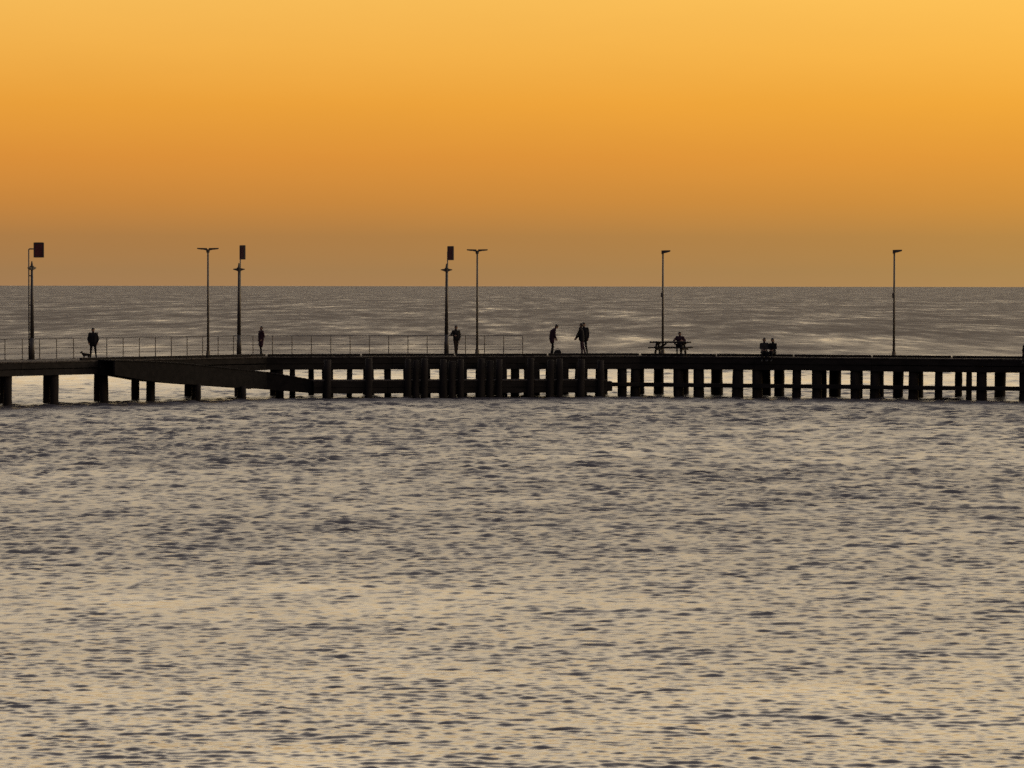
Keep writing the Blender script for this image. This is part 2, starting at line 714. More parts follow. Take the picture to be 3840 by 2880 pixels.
# ---- sloping ramp down to the lower landing
ramp_o = empty('gangway_ramp', (pos(700, 189), 188.0, ZD))
tag(ramp_o, 'dark sloping gangway dropping from the pier deck to the lower landing', 'gangway')
rp = []
for px, ytop, ybot in ((430, 1352, 1408), (570, 1356, 1432), (700, 1364, 1442), (1000, 1396, 1462), (1168, 1425, 1476)):
    i = run_of(px)
    p = on_run(i, px, -1.35)
    rp.append((p, zat(ytop, p.y), zat(ybot, p.y)))
for (p0, z0, b0), (p1, z1, b1) in zip(rp[:-1], rp[1:]):
    nn = Vector((p1.y - p0.y, p0.x - p1.x, 0)).normalized()
    if nn.y > 0:
        nn = -nn
    for off in (0.0, -1.2):
        bm = bmesh.new()
        vv = []
        for (q, za, zb_) in ((p0, z0, b0), (p1, z1, b1)):
            for o_ in (off, off - 0.14):
                r_ = q + nn * o_
                vv.append((bm.verts.new((r_.x, r_.y, zb_)), bm.verts.new((r_.x, r_.y, za - 0.07))))
        (c0, c1), (d0, d1), (e0_, e1_), (g0, g1) = vv
        for fc in ((c0, e0_, e1_, c1), (d0, g0, g1, d1), (c1, e1_, g1, d1), (c0, e0_, g0, d0), (c0, c1, d1, d0), (e0_, e1_, g1, g0)):
            bm.faces.new(fc)
        bmesh.ops.recalc_face_normals(bm, faces=bm.faces)
        child('side_beam', bm, 'shade_dark', ramp_o)
    cnt = int((p1 - p0).length / 0.24)
    bm = bmesh.new()
    for j in range(cnt):
        t = (j + 0.5) / cnt
        q = p0.lerp(p1, t)
        q2 = q - nn * 1.36
        q = q + nn * 0.03
        z = z0 + (z1 - z0) * t - 0.03
        beam(bm, (q.x, q.y, z), (q2.x, q2.y, z), 0.22, 0.06)
    o = child('tread_boards', bm, 'shade_dark', ramp_o)
    tag(o, kind='stuff')
for px in (742, 912):
    p = on_run(0, px, -1.2)
    bm = bmesh.new()
    pile(bm, p, 0.17, zat(1440 if px < 800 else 1450, p.y), lean=0.02)
    child('support_pile', bm, 'timber', ramp_o, True)

# ---- lower landing with its fender piles
land = empty('boat_landing', (pos(1700, 192.5), 192.5, 1.0))
tag(land, 'low dark landing stage with close fender piles against the pier', 'landing stage')
l0, l1 = on_run(1, 1165, -0.1), on_run(1, 2258, -0.1)
uu = (l1 - l0).normalized()
nn = Vector((uu.y, -uu.x, 0))
if nn.y > 0:
    nn = -nn
zt, zb = zat(1425, 193.0), zat(1475, 193.0)
for off in (0.0, 1.5):
    for zz0, zz1, dd in ((zt - 0.42, zt - 0.07, 0.0), (zb, zt - 0.43, 0.025)):
        cnt = 4
        for j in range(cnt):
            q0 = l0.lerp(l1, j / cnt) + uu * 0.012 + nn * (off - dd if off else off + dd)
            q1 = l0.lerp(l1, (j + 1) / cnt) - uu * 0.012 + nn * (off - dd if off else off + dd)
            bm = bmesh.new()
            beam(bm, (q0.x, q0.y, (zz0 + zz1) / 2), (q1.x, q1.y, (zz0 + zz1) / 2), 0.18, zz1 - zz0, 0.012)
            child('landing_beam', bm, 'beam', land)
bm = bmesh.new()
Ld = (l1 - l0).length
for j in range(int(Ld / 0.21)):
    c = l0 + uu * (j * 0.21 + 0.1) + nn * 0.75
    box(bm, (c.x, c.y, zt - 0.03 + random.uniform(-0.005, 0.005)), (0.195, 1.72, 0.065), math.atan2(uu.y, uu.x))
o = child('landing_boards', bm, 'boards', land)
tag(o, kind='stuff')
# low end step of the landing
e0, e1 = on_run(1, 2262, -0.6), on_run(1, 2294, -0.6)
bm = bmesh.new()
box(bm, ((e0.x + e1.x) / 2, e0.y, (zat(1434, 193) + zat(1470, 193)) / 2),
    ((e1 - e0).length, 1.2, zat(1434, 193) - zat(1470, 193)), 0.03, 0.015)
child('landing_step', bm, 'beam', land)
# fender piles standing in front, rising to the deck
for px, ytop in ((1530, 1340), (1560, 1345), (1592, 1338), (1663, 1342), (1695, 1348), (1727, 1340), (1805, 1338),
                 (1838, 1346), (1872, 1341), (1990, 1336), (2065, 1343), (2098, 1339), (2180, 1341), (2252, 1345),
                 (1383, 1338), (1228, 1344)):
    p = on_run(1, px, -1.72)
    bm = bmesh.new()
    pile(bm, p, 0.20 + random.uniform(-0.02, 0.02), zat(ytop, p.y) - 0.1, lean=0.03)
    child('fender_pile', bm, 'timber', land, True)
# plank facing between fender piles where hardly any light shows through
for px0, px1 in ((1516, 1608), (1650, 1746), (1788, 1896), (1968, 2020), (2050, 2128), (2160, 2200)):
    p0, p1 = on_run(1, px0, -0.25), on_run(1, px1, -0.25)
    zc = [zat(1372, 193), zat(1393, 193), zat(1413, 193)]
    for z in zc:
        bm = bmesh.new()
        beam(bm, (p0.x, p0.y, z), (p1.x, p1.y, z), 0.07, 0.29, 0.008)
        child('facing_plank', bm, 'beam', land)

# ================================================================== railing
rail = empty('railing', (pos(600, 191), 194, ZD))
tag(rail, 'thin metal post and rail fence along the far edge of the pier', 'railing')
ins = 4.6 - 0.25
r0, rc = ends(0, ins)
rail_pts = [r0, rc, on_run(1, 1960, ins)]
for i in (0, 1):
    p0, p1 = rail_pts[i], rail_pts[i + 1]
    L = (p1 - p0).length
    cnt = int(round(L / (1.25 if i == 0 else 1.12)))
    for j in range(cnt + (1 if i else 0)):
        p = p0.lerp(p1, j / cnt)
        bm = bmesh.new()
        tube(bm, (p.x, p.y, ZD - 0.02), (p.x, p.y, ZD + 1.13), 0.028, 0.024, 8)
        box(bm, (p.x, p.y, ZD + 0.012), (0.16, 0.16, 0.02))
        child('post', bm, 'rail', rail)
    for z, r in ((ZD + 1.13, 0.023), (ZD + 0.62, 0.015), (ZD + 0.30, 0.013)):
        bm = bmesh.new()
        tube(bm, (p0.x, p0.y, z), (p1.x, p1.y, z), r, r, 8)
        child('top_rail' if z > ZD + 1 else 'middle_rail', bm, 'rail', rail)


# ================================================================== lamps
def lamp_T(px, inset, label, h=6.2):
    p = on_run(run_of(px), px, inset)
    root = empty('twin_street_lamp', (p.x, p.y, ZD))
    tag(root, label, 'street lamp', 'twin headed lamps on the pier')
    bm = bmesh.new()
    tube(bm, (0, 0, 0.02), (0, 0, h - 0.1), 0.075, 0.052, 12)
    obj('pole', bm, 'galv', root, True)
    bm = bmesh.new()
    box(bm, (0, 0, 0.015), (0.36, 0.36, 0.03), 0, 0.008)
    tube(bm, (0, 0, 0.03), (0, 0, 0.32), 0.13, 0.11, 12)
    obj('base_plate', bm, 'galv', root)
    bm = bmesh.new()
    tube(bm, (0, 0, h - 0.22), (0, 0, h - 0.02), 0.09, 0.12, 12)
    obj('collar', bm, 'galv', root)
    for s in (-1, 1):
        bm = bmesh.new()
        # slim tapered head
        v = []
        for x, hw, t0, t1 in ((0.05, 0.08, -0.10, 0.045), (0.30, 0.13, -0.045, 0.05), (0.62, 0.10, 0.0, 0.055)):
            v.append([bm.verts.new((s * x, -hw, h + t0)), bm.verts.new((s * x, hw, h + t0)),
                      bm.verts.new((s * x, hw, h + t1)), bm.verts.new((s * x, -hw, h + t1))])
        for q0, q1 in zip(v[:-1], v[1:]):
            for k in range(4):
                bm.faces.new((q0[k], q0[(k + 1) % 4], q1[(k + 1) % 4], q1[k]))
        bm.faces.new(v[0]); bm.faces.new(v[-1])
        bmesh.ops.recalc_face_normals(bm, faces=bm.faces)
        hd = obj('lamp_head', bm, 'metal', root)
        bm = bmesh.new()
        beam(bm, (s * 0.33, 0, h - 0.047), (s * 0.60, 0, h - 0.012), 0.14, 0.012)
        obj('lens', bm, 'lamp', hd)
    return root


def lamp_L(px, inset, label, h=6.15):
    p = on_run(run_of(px), px, inset)
    root = empty('single_street_lamp', (p.x, p.y, ZD))
    tag(root, label, 'street lamp', 'single headed lamps on the pier')
    bm = bmesh.new()
    tube(bm, (0, 0, 0.02), (0, 0, h), 0.075, 0.052, 12)
    obj('pole', bm, 'galv', root, True)
    bm = bmesh.new()
    box(bm, (0, 0, 0.015), (0.36, 0.36, 0.03), 0, 0.008)
    tube(bm, (0, 0, 0.03), (0, 0, 0.30), 0.13, 0.11, 12)
    obj('base_plate', bm, 'galv', root)
    bm = bmesh.new()
    box(bm, (-0.09, 0, 3.55), (0.06, 0.10, 0.28), 0, 0.008)
    obj('access_cover', bm, 'galv', root)
    bm = bmesh.new()
    v = []
    for x, hw, t0, t1 in ((-0.09, 0.09, -0.16, 0.06), (0.14, 0.12, -0.09, 0.07), (0.44, 0.09, 0.0, 0.075)):
        v.append([bm.verts.new((x, -hw, h + t0)), bm.verts.new((x, hw, h + t0)),
                  bm.verts.new((x, hw, h + t1)), bm.verts.new((x, -hw, h + t1))])
    for q0, q1 in zip(v[:-1], v[1:]):
        for k in range(4):
            bm.faces.new((q0[k], q0[(k + 1) % 4], q1[(k + 1) % 4], q1[k]))
    bm.faces.new(v[0]); bm.faces.new(v[-1])
    bmesh.ops.recalc_face_normals(bm, faces=bm.faces)
    hd = obj('lamp_head', bm, 'metal', root)
    bm = bmesh.new()
    beam(bm, (0.16, 0, h - 0.088), (0.42, 0, h - 0.012), 0.15, 0.012)
    obj('lens', bm, 'lamp', hd)
    return root


def banner_post(px, inset, rz, label, mast=(-0.17, 0.0), hc=5.02):
    p = on_run(run_of(px), px, inset)
    root = empty('banner_lamp_post', (p.x, p.y, ZD), rz)
    tag(root, label, 'lamp post', 'banner posts along the pier')
    bm = bmesh.new()
    tube(bm, (0, 0, 0.03), (0, 0, 1.2), 0.145, 0.125, 12)
    tube(bm, (0, 0, 1.2), (0, 0, hc + 0.05), 0.115, 0.062, 12)
    obj('post', bm, 'metal', root, True)
    bm = bmesh.new()
    box(bm, (0, 0, 0.015), (0.42, 0.42, 0.03), 0, 0.008)
    obj('base_plate', bm, 'metal', root)
    # spiked cap
    bm = bmesh.new()
    tube(bm, (0, 0, hc - 0.10), (0, 0, hc + 0.12), 0.11, 0.12, 12)
    tube(bm, (0, 0, hc + 0.12), (0, 0, hc + 0.38), 0.075, 0.03, 10)
    obj('cap', bm, 'metal', root)
    # cross arm with two small heads
    ca = R(60)
    cx, cy = math.cos(ca), math.sin(ca)
    for s in (-1, 1):
        bm = bmesh.new()
        v = []
        for x, hw, t0, t1 in ((0.08, 0.07, -0.10, 0.08), (0.20, 0.07, -0.05, 0.06), (0.34, 0.04, -0.01, 0.035)):
            c = Vector((s * x * cx, s * x * cy, hc))
            q = Vector((-cy * hw, cx * hw, 0))
            v.append([bm.verts.new(c - q + Vector((0, 0, t0))), bm.verts.new(c + q + Vector((0, 0, t0))),
                      bm.verts.new(c + q + Vector((0, 0, t1))), bm.verts.new(c - q + Vector((0, 0, t1)))])
        for q0, q1 in zip(v[:-1], v[1:]):
            for k in range(4):
                bm.faces.new((q0[k], q0[(k + 1) % 4], q1[(k + 1) % 4], q1[k]))
        bm.faces.new(v[0]); bm.faces.new(v[-1])
        bmesh.ops.recalc_face_normals(bm, faces=bm.faces)
        obj('cross_arm', bm, 'metal', root)
    # slim mast with a side arm
    bm = bmesh.new()
    mx, my = mast
    path_tube(bm, [Vector((mx, my, 0.03)), Vector((mx, my, 6.02)), Vector((mx + 0.04, my * 0.7, 6.07)), Vector((0.12, 0, 6.07))], 0.036, 8)
    obj('mast', bm, 'galv', root, True)
    for z in (1.1, 3.0, 4.6):
        bm = bmesh.new()
        beam(bm, (mx, my, z), (0, 0, z), 0.05, 0.06)
        obj('bracket', bm, 'metal', root)
    # banner panel with a frame round it
    x0, x1, z0, z1 = 0.10, 0.66, 5.60, 6.42
    bm = bmesh.new()
    box(bm, ((x0 + x1) / 2, 0, (z0 + z1) / 2), (x1 - x0 - 0.06, 0.03, z1 - z0 - 0.06))
    bn = obj('banner', bm, 'red', root)
    for c, s in (((x0 + 0.02, 0, (z0 + z1) / 2), (0.05, 0.055, z1 - z0)),
                 ((x1 - 0.03, 0, (z0 + z1) / 2), (0.07, 0.055, z1 - z0)),
                 (((x0 + x1) / 2, 0, z0 + 0.025), (x1 - x0 - 0.1, 0.05, 0.06)),
                 (((x0 + x1) / 2, 0, z1 - 0.03), (x1 - x0 - 0.1, 0.05, 0.08))):
        bm = bmesh.new()
        box(bm, c, s, 0, 0.006)
        obj('frame_bar', bm, 'metal', bn)
    return root


banner_post(120, 3.2, 0.0, 'banner post whose thin mast stands clear beside it, the railing behind')
banner_post(896, 3.2, R(-52), 'banner post with dark red panel between a twin headed lamp and a standing person', (-0.10, 0.16))
banner_post(1674, 4.0, R(-50), 'banner post with dark red panel close to a slim person and a twin lamp', (-0.10, 0.16))
lamp_T(780, 3.4, 'twin headed T shaped lamp standing between two banner posts, no person beside it')
lamp_T(1789, 4.3, 'twin headed T shaped lamp past the slim person, where the railing runs out')
lamp_L(2485, 4.2, 'single headed lamp standing behind the picnic table')
lamp_L(3352, 4.2, 'single headed lamp alone on the bare deck beyond the seated pair')

# ================================================================== picnic table
pt = on_run(2, 2514, 2.6)
tb = empty('picnic_table', (pt.x, pt.y, ZD + 0.008), R(-16))
tag(tb, 'dark timber picnic table with attached benches in front of a lamp', 'picnic table')
LT = 2.35
for k in range(5):
    bm = bmesh.new()
    box(bm, (0, (k - 2) * 0.152, 0.760), (LT + random.uniform(-0.02, 0.02), 0.146, 0.085), 0, 0.008)
    obj('table_board', bm, 'timber', tb)
for s in (-1, 1):
    for k in range(2):
        bm = bmesh.new()
        box(bm, (0.0, s * (0.66 + k * 0.15), 0.440), (LT, 0.144, 0.075), 0, 0.008)
        obj('bench_board', bm, 'timber', tb)
for s in (-1, 1):
    x = s * 0.78
    for q in (-1, 1):
        bm = bmesh.new()
        beam(bm, (x, q * 0.20, 0.715), (x, q * 0.62, 0.01), 0.09, 0.14)
        obj('leg', bm, 'timber', tb)
    bm = bmesh.new()
    beam(bm, (x + 0.08, -0.86, 0.345), (x + 0.08, 0.86, 0.345), 0.06, 0.11)
    obj('seat_bearer', bm, 'timber', tb)
    bm = bmesh.new()
    beam(bm, (x + 0.08, -0.36, 0.668), (x + 0.08, 0.36, 0.668), 0.06, 0.09)
    obj('top_bearer', bm, 'timber', tb)
    bm = bmesh.new()
    beam(bm, (x, 0, 0.36), (x * 0.3, 0, 0.69), 0.06, 0.10)
    obj('brace', bm, 'timber', tb)


# ================================================================== people
MATN = ['skin', 'black_cloth', 'navy_cloth', 'plum_cloth', 'brown_cloth', 'grey_cloth', 'shoe']


def capsule(bm, a, b, ra, rb, seg=12):
    a, b = Vector(a), Vector(b)
    if (b - a).length > 1e-4:
        tube(bm, a, b, ra, rb, seg)
    for p, r in ((a, ra), (b, rb)):
        bmesh.ops.create_uvsphere(bm, u_segments=seg, v_segments=8, radius=r, matrix=Matrix.Translation(p))


STAND = {
    'pel': (0, 0, 0.96), 'chest': (0, 0.0, 1.30), 'neck': (0, -0.01, 1.47), 'head': (0, 0.015, 1.635),
    'sh': ((-0.185, 0, 1.42), (0.185, 0, 1.42)), 'el': ((-0.235, -0.03, 1.14), (0.235, -0.03, 1.14)),
    'wr': ((-0.24, 0.04, 0.89), (0.24, 0.04, 0.89)),
    'hip': ((-0.09, 0, 0.93), (0.09, 0, 0.93)), 'kn': ((-0.10, 0.02, 0.51), (0.10, 0.02, 0.51)),
    'an': ((-0.105, -0.03, 0.09), (0.105, -0.03, 0.09)), 'to': ((-0.12, 0.13, 0.04), (0.12, 0.13, 0.04)),
}


def person(loc, rz, label, pose=None, top='black_cloth', legs='navy_cloth', scale=1.0, group=None, coat=0.2, bulk=1.32,
           hair_long=False, hat=False):
    J = dict(STAND)
    if pose:
        J.update(pose)
    segs = []     # a, b, ra, rb, material
    V = lambda t: Vector(t)
    pel, chest, neck, head = V(J['pel']), V(J['chest']), V(J['neck']), V(J['head'])
    for s in (0, 1):
        sx = -1 if s == 0 else 1
        sh, el, wr = V(J['sh'][s]), V(J['el'][s]), V(J['wr'][s])
        hip, kn, an, to = V(J['hip'][s]), V(J['kn'][s]), V(J['an'][s]), V(J['to'][s])
        segs += [(sh, el, 0.062 * bulk, 0.050 * bulk, top), (el, wr, 0.050 * bulk, 0.036, top)]
        segs += [(chest.lerp(neck, 0.4), sh, 0.085, 0.066 * bulk, top)]
        segs += [(hip, kn, 0.092, 0.064, legs), (kn, an, 0.062, 0.044, legs)]
        segs += [(an, to, 0.048, 0.036, 'shoe'), (an, an + (an - to).normalized() * 0.05, 0.045, 0.036, 'shoe')]
        off = Vector((sx * 0.055, 0, 0))
        segs += [(pel + off, chest + off * 1.25, 0.112 * bulk, 0.118 * bulk, top)]
        segs += [(pel + off, hip, 0.105, 0.098, legs if not coat else top)]
        if coat:
            q = hip.lerp(kn, coat)
            segs += [(hip, q, 0.115, 0.125, top), (hip.lerp(V(J['hip'][1 - s]), 0.5), q * 0.6 + V(J['hip'][1 - s]).lerp(V(J['kn'][1 - s]), coat) * 0.4, 0.12, 0.12, top)]
    segs += [(chest, neck, 0.125, 0.062, top), (neck, head, 0.052, 0.055, 'skin')]
    up_h = (head - neck).normalized()
    segs += [(head - up_h * 0.03, head + up_h * 0.035, 0.082, 0.092, 'skin')]
    bm = bmesh.new()
    for a_, b_, ra, rb, m_ in segs:
        capsule(bm, a_, b_, ra, rb)
    me = bpy.data.meshes.new('tmp')
    bm.to_mesh(me)
    bm.free()
    tmp = bpy.data.objects.new('tmp', me)
    C.objects.link(tmp)
    md = tmp.modifiers.new('r', 'REMESH')
    md.mode = 'VOXEL'
    md.voxel_size = 0.021
    sm = tmp.modifiers.new('s', 'SMOOTH')
    sm.factor = 0.5
    sm.iterations = 3
    dg = bpy.context.evaluated_depsgraph_get()
    me2 = bpy.data.meshes.new_from_object(tmp.evaluated_get(dg))
    bpy.data.objects.remove(tmp)
    bpy.data.meshes.remove(me)
    bm = bmesh.new()
    bm.from_mesh(me2)
    bpy.data.meshes.remove(me2)
    used = [top, legs, 'skin', 'shoe']
    mats = []
    for m_ in used:
        if m_ not in mats:
            mats.append(m_)
    A = np.array([s[0] for s in segs]); B = np.array([s[1] for s in segs])
    RA = np.array([max(s[2], s[3]) for s in segs])
    mi = np.array([mats.index(s[4]) for s in segs])
    AB = B - A
    L2 = np.maximum((AB ** 2).sum(1), 1e-8)
    for f in bm.faces:
        c = np.array(f.calc_center_median())
        t = np.clip(((c - A) * AB).sum(1) / L2, 0, 1)
        dd = np.linalg.norm(c - (A + AB * t[:, None]), axis=1) - RA
        f.material_index = int(mi[int(np.argmin(dd))])
    n0 = len(bm.faces)
    # hands: palm and five fingers; nose and ears
    bm.faces.ensure_lookup_table()
    for s in (0, 1):
        sx = -1 if s == 0 else 1
        el, wr = V(J['el'][s]), V(J['wr'][s])
        d = (wr - el).normalized()
        side_v = Vector((0, 1, 0)) if abs(d.y) < 0.8 else Vector((0, 0, 1))
        side_v = (side_v - d * side_v.dot(d)).normalized()
        inw = d.cross(side_v).normalized()
        if inw.x * sx > 0:
            inw = -inw
        capsule(bm, wr, wr + d * 0.065, 0.030, 0.034, 8)
        for k, ln in enumerate((0.062, 0.075, 0.070, 0.055)):
            b0 = wr + d * 0.085 + side_v * (0.027 - 0.018 * k)
            b1 = b0 + (d * 0.9 + inw * 0.35) * ln * 0.55
            b2 = b1 + (d * 0.6 + inw * 0.75) * ln * 0.5
            tube(bm, b0, b1, 0.0095, 0.009, 6)
            tube(bm, b1, b2, 0.009, 0.007, 6)
        b0 = wr + d * 0.03 + side_v * 0.03
        b1 = b0 + (side_v * 0.7 + d * 0.6) * 0.04
        tube(bm, b0, b1, 0.012, 0.011, 6)
        tube(bm, b1, b1 + (d * 0.9 + inw * 0.3) * 0.032, 0.0105, 0.008, 6)
    fw = Vector((0, 1, 0))
    fw = (fw - up_h * fw.dot(up_h)).normalized()
    rt = up_h.cross(fw)
    tube(bm, head + fw * 0.085 + up_h * 0.015, head + fw * 0.108 - up_h * 0.022, 0.008, 0.016, 6)
    for sx in (-1, 1):
        bmesh.ops.create_uvsphere(bm, u_segments=8, v_segments=6, radius=0.03,
                                  matrix=Matrix.Translation(head + rt * (0.088 * sx)) @ Matrix.Diagonal((0.4, 0.7, 1.1, 1)))
    bm.faces.ensure_lookup_table()
    sk = mats.index('skin')
    for f in bm.faces[n0:]:
        f.material_index = sk
    for f in bm.faces:
        f.smooth = True
    me = bpy.data.meshes.new('person')
    bm.to_mesh(me)
    bm.free()
    for m_ in mats:
        me.materials.append(M[m_])
    o = bpy.data.objects.new('person', me)
    C.objects.link(o)
    # hair: a cap over the crown and back of the head
    bm = bmesh.new()
    bmesh.ops.create_uvsphere(bm, u_segments=16, v_segments=10, radius=0.104,
                              matrix=Matrix.Translation(head + up_h * 0.035 - fw * 0.014) @ Matrix.Diagonal((0.93, 1.04, 1.06, 1)))
    cut = [f for f in bm.faces if (f.calc_center_median() - head).dot(fw) > 0.035 and (f.calc_center_median() - head).dot(up_h) < 0.06]
    bmesh.ops.delete(bm, geom=cut, context='FACES')
    if hair_long:
        capsule(bm, head - fw * 0.06, head - fw * 0.085 - up_h * 0.22, 0.075, 0.055, 10)
    h = obj('hair', bm, 'hair', o, True)
    if hat:
        bm = bmesh.new()
        tube(bm, head + up_h * 0.09, head + up_h * 0.17, 0.108, 0.085, 14)
        hb = head + up_h * 0.095
        tube(bm, hb, hb + up_h * 0.012, 0.15, 0.145, 16)
        obj('hat', bm, 'black_cloth', o)
    o.location = loc
    o.rotation_euler = (0, 0, rz)
    o.scale = (scale,) * 3
    tag(o, label, 'person', group)
    return o


def deck_pt(px, inset):
    p = on_run(run_of(px), px, inset)
    return (p.x, p.y, ZD + 0.008)


# person with the dog
person(deck_pt(349, 1.7), R(180), 'person in dark jacket and trousers standing with a small dog at the feet',
       pose={'kn': ((-0.13, 0.02, 0.51), (0.12, 0.02, 0.51)), 'an': ((-0.17, -0.03, 0.09), (0.15, -0.03, 0.09)),
             'to': ((-0.19, 0.13, 0.04), (0.17, 0.13, 0.04)),
             'el': ((-0.27, -0.02, 1.15), (0.27, -0.02, 1.15)), 'wr': ((-0.25, 0.08, 0.91), (0.24, 0.10, 0.92))},
       top='black_cloth', legs='black_cloth', scale=0.985, bulk=1.35)
# slim person in a long coat
person(deck_pt(979, 2.2), R(120), 'slim person in a long dark coat standing by the railing, feet together',
       pose={'head': (0, -0.01, 1.625), 'el': ((-0.21, -0.09, 1.15), (0.21, -0.05, 1.15)), 'wr': ((-0.17, 0.05, 0.95), (0.17, 0.07, 0.96)),
             'an': ((-0.07, 0.06, 0.09), (0.07, -0.06, 0.09)), 'to': ((-0.08, 0.22, 0.04), (0.08, 0.10, 0.04)),
             'kn': ((-0.08, 0.05, 0.51), (0.08, 0.0, 0.51))},
       top='plum_cloth', legs='black_cloth', scale=0.975, coat=0.75)
# slim person by the lamp
person(deck_pt(1710, 2.6), R(200), 'slim person in black with bent elbow standing between banner post and twin lamp',
       pose={'el': ((-0.27, -0.03, 1.17), (0.33, 0.02, 1.20)), 'wr': ((-0.20, 0.10, 0.95), (0.16, 0.16, 1.16)),
             'kn': ((-0.06, 0.02, 0.51), (0.06, 0.02, 0.51)), 'an': ((-0.055, -0.03, 0.09), (0.055, 0.0, 0.09)),
             'to': ((-0.06, 0.13, 0.04), (0.06, 0.15, 0.04))},
       top='black_cloth', legs='brown_cloth', scale=0.99, hair_long=True, bulk=1.1, coat=0.0)
# stooping person with a bag
person(deck_pt(2071, 1.2), R(-78), 'person in plum jacket stooping forward with a bag at the feet',
       pose={'pel': (0, -0.03, 0.95), 'chest': (0, 0.03, 1.30), 'neck': (0, 0.13, 1.47), 'head': (0, 0.235, 1.59),
             'sh': ((-0.18, 0.09, 1.41), (0.18, 0.09, 1.41)), 'el': ((-0.21, 0.06, 1.12), (0.21, 0.08, 1.12)),
             'wr': ((-0.16, 0.17, 0.93), (0.16, 0.19, 0.93)), 'hip': ((-0.09, -0.03, 0.93), (0.09, -0.03, 0.93)),
             'kn': ((-0.09, 0.06, 0.51), (0.09, 0.0, 0.51)), 'an': ((-0.09, 0.02, 0.09), (0.09, -0.10, 0.09)),
             'to': ((-0.10, 0.18, 0.04), (0.10, 0.06, 0.04))},
       top='plum_cloth', legs='black_cloth', scale=1.06, coat=0.35)
# couple
person(deck_pt(2189, 1.7), R(170), 'broad person in black jacket standing behind a companion in plum trousers',
       pose={'kn': ((-0.12, 0.02, 0.51), (0.10, 0.02, 0.51)), 'an': ((-0.19, -0.03, 0.09), (0.10, -0.03, 0.09)),
             'to': ((-0.22, 0.13, 0.04), (0.11, 0.13, 0.04))},
       top='black_cloth', legs='black_cloth', scale=1.10, bulk=1.4)
person(deck_pt(2178, 1.0), R(80), 'person in plum trousers reaching one hand low, close against a broad companion',
       pose={'pel': (0, -0.04, 0.95), 'chest': (0, 0.0, 1.29), 'neck': (0, 0.0, 1.46), 'head': (0, -0.01, 1.615),
             'sh': ((-0.18, 0.0, 1.40), (0.18, 0.03, 1.40)), 'el': ((-0.2, 0.14, 1.14), (0.22, 0.10, 1.14)),
             'wr': ((-0.16, 0.26, 0.94), (0.18, 0.24, 0.95)), 'hip': ((-0.09, -0.05, 0.93), (0.09, -0.05, 0.93)),
             'kn': ((-0.09, -0.05, 0.51), (0.09, -0.11, 0.51)), 'an': ((-0.09, -0.09, 0.09), (0.09, -0.22, 0.09)),
             'to': ((-0.10, 0.07, 0.04), (0.10, -0.06, 0.04))},
       top='black_cloth', legs='plum_cloth', scale=1.085, bulk=1.3)

SIT = {
    'pel': (0, 0, 0.12), 'chest': (0, 0.03, 0.46), 'neck': (0, 0.06, 0.62), 'head': (0, 0.09, 0.775),
    'sh': ((-0.18, 0.05, 0.57), (0.18, 0.05, 0.57)), 'el': ((-0.25, 0.02, 0.32), (0.25, 0.02, 0.32)),
    'wr': ((-0.20, 0.20, 0.17), (0.20, 0.20, 0.17)),
    'hip': ((-0.09, 0.02, 0.10), (0.09, 0.02, 0.10)), 'kn': ((-0.11, 0.43, 0.10), (0.11, 0.43, 0.10)),
    'an': ((-0.11, 0.46, -0.31), (0.11, 0.46, -0.31)), 'to': ((-0.12, 0.61, -0.37), (0.12, 0.61, -0.37)),
}
SIT2 = dict(SIT)
SIT2.update({'el': ((-0.215, 0.08, 0.34), (0.215, 0.08, 0.34)), 'wr': ((-0.10, 0.24, 0.24), (0.10, 0.24, 0.24))})
# at the table, on the near bench, turned to the table
p = Matrix.Translation(tb.location) @ Matrix.Rotation(R(-16), 4, 'Z') @ Vector((0.42, 0.70, 0.47))
sit2 = dict(SIT)
sit2.update({'an': ((-0.11, 0.30, -0.37), (0.11, 0.30, -0.37)), 'to': ((-0.12, 0.45, -0.425), (0.12, 0.45, -0.425)),
             'wr': ((-0.22, 0.33, 0.38), (0.24, 0.36, 0.385)), 'el': ((-0.33, 0.14, 0.38), (0.33, 0.14, 0.38)),
             'kn': ((-0.11, 0.40, 0.10), (0.11, 0.40, 0.10))})
person(p, R(180 - 16), 'person in dark top sitting at the picnic table with elbows out', pose=sit2, top='plum_cloth', legs='black_cloth', scale=1.0)

# pair on the pier edge, legs hanging over
for px, r, lab, tp, lg, sc, hl in (
        (2866, 14, 'broad shouldered person in grey sitting on the pier edge leaning to a companion', 'grey_cloth', 'black_cloth', 1.06, False),
        (2899, -8, 'slimmer person in black sitting on the pier edge close beside a companion in grey', 'black_cloth', 'black_cloth', 1.04, True)):
    i = run_of(px)
    a, b, u, n, w = frame(runs[i])
    q = on_run(i, px, 0.16)
    ang = math.atan2(u.y, u.x) + math.pi
    person((q.x, q.y, ZD + KERB + 0.005), ang + R(r), lab, pose=SIT2, top=tp, legs=lg, scale=sc, hair_long=hl, bulk=1.0,
           group='pair sitting on the pier edge')
q = on_run(2, 3853, 0.16)
a, b, u, n, w = frame(runs[2])
person((q.x, q.y, ZD + KERB + 0.005), math.atan2(u.y, u.x) + math.pi + R(-5),
       'person in black sitting alone on the pier edge, no companion near', pose=SIT, top='black_cloth', legs='black_cloth', scale=1.03, bulk=1.1)


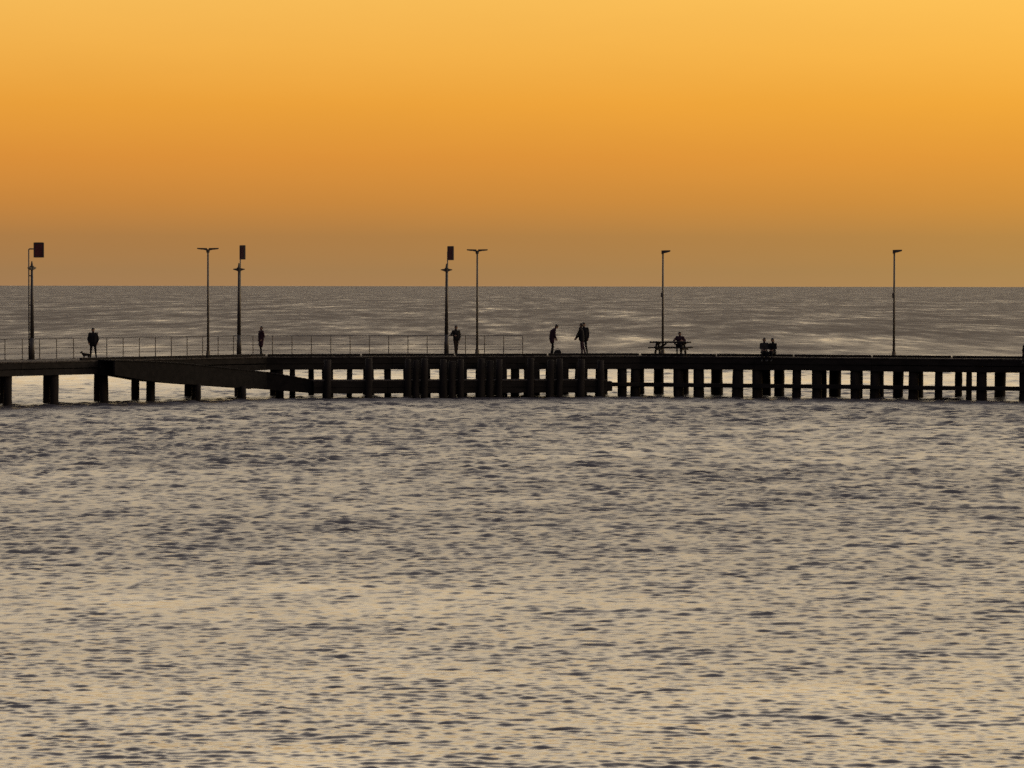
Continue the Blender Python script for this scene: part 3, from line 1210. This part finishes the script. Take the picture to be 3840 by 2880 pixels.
# ================================================================== dog
def dog(loc, rz):
    segs = [((0.16, 0, 0.27), (-0.16, 0, 0.26), 0.085, 0.070), ((0.16, 0, 0.27), (0.24, 0, 0.34), 0.065, 0.05),
            ((0.24, 0, 0.34), (0.28, 0, 0.385), 0.048, 0.056), ((0.29, 0, 0.385), (0.375, 0, 0.36), 0.045, 0.025),
            ((-0.18, 0, 0.29), (-0.25, 0, 0.36), 0.022, 0.016), ((-0.25, 0, 0.36), (-0.27, 0, 0.44), 0.016, 0.010)]
    for s in (-1, 1):
        segs += [((0.15, s * 0.055, 0.24), (0.135, s * 0.06, 0.12), 0.038, 0.024), ((0.135, s * 0.06, 0.12), (0.15, s * 0.06, 0.025), 0.023, 0.022),
                 ((-0.15, s * 0.055, 0.24), (-0.11, s * 0.06, 0.15), 0.052, 0.030), ((-0.11, s * 0.06, 0.15), (-0.175, s * 0.06, 0.095), 0.028, 0.02),
                 ((-0.175, s * 0.06, 0.095), (-0.165, s * 0.06, 0.025), 0.020, 0.022),
                 ((0.27, s * 0.04, 0.42), (0.255, s * 0.06, 0.475), 0.026, 0.012)]
    bm = bmesh.new()
    for a_, b_, ra, rb in segs:
        capsule(bm, a_, b_, ra, rb, 10)
    me = bpy.data.meshes.new('tmp')
    bm.to_mesh(me)
    bm.free()
    tmp = bpy.data.objects.new('tmp', me)
    C.objects.link(tmp)
    md = tmp.modifiers.new('r', 'REMESH')
    md.mode = 'VOXEL'
    md.voxel_size = 0.011
    sm = tmp.modifiers.new('s', 'SMOOTH')
    sm.iterations = 2
    dg = bpy.context.evaluated_depsgraph_get()
    me2 = bpy.data.meshes.new_from_object(tmp.evaluated_get(dg))
    bpy.data.objects.remove(tmp)
    me2.name = 'dog'
    me2.materials.clear()
    me2.materials.append(M['dogfur'])
    me2.polygons.foreach_set('use_smooth', [True] * len(me2.polygons))
    o = bpy.data.objects.new('dog', me2)
    C.objects.link(o)
    o.location = loc
    o.rotation_euler = (0, 0, rz)
    tag(o, 'small dark dog standing on the pier beside a person', 'dog')


dog(deck_pt(324, 1.4), R(172))

# ================================================================== bag
bl = deck_pt(2091, 1.1)
bag = empty('bag', bl, R(10))
tag(bag, 'dark soft bag on the deck at the feet of the stooping person', 'bag')
bm = bmesh.new()
bmesh.ops.create_cube(bm, size=1.0, matrix=Matrix.Translation((0, 0, 0.16)) @ Matrix.Diagonal((0.46, 0.28, 0.32, 1)))
bmesh.ops.subdivide_edges(bm, edges=bm.edges[:], cuts=3, use_grid_fill=True)
for v in bm.verts:
    t = v.co.z / 0.32
    v.co.x *= 1.0 - 0.45 * t ** 2 + random.uniform(-0.03, 0.03)
    v.co.y *= 1.0 - 0.35 * t ** 2 + random.uniform(-0.03, 0.03)
    if 0.02 < v.co.z:
        v.co.z += random.uniform(-0.012, 0.012)
obj('bag_body', bm, 'black_cloth', bag, True)
bm = bmesh.new()
path_tube(bm, [Vector((-0.10, 0, 0.30)), Vector((-0.07, 0, 0.40)), Vector((0.07, 0, 0.40)), Vector((0.10, 0, 0.30))], 0.012, 6)
obj('handle', bm, 'black_cloth', bag)
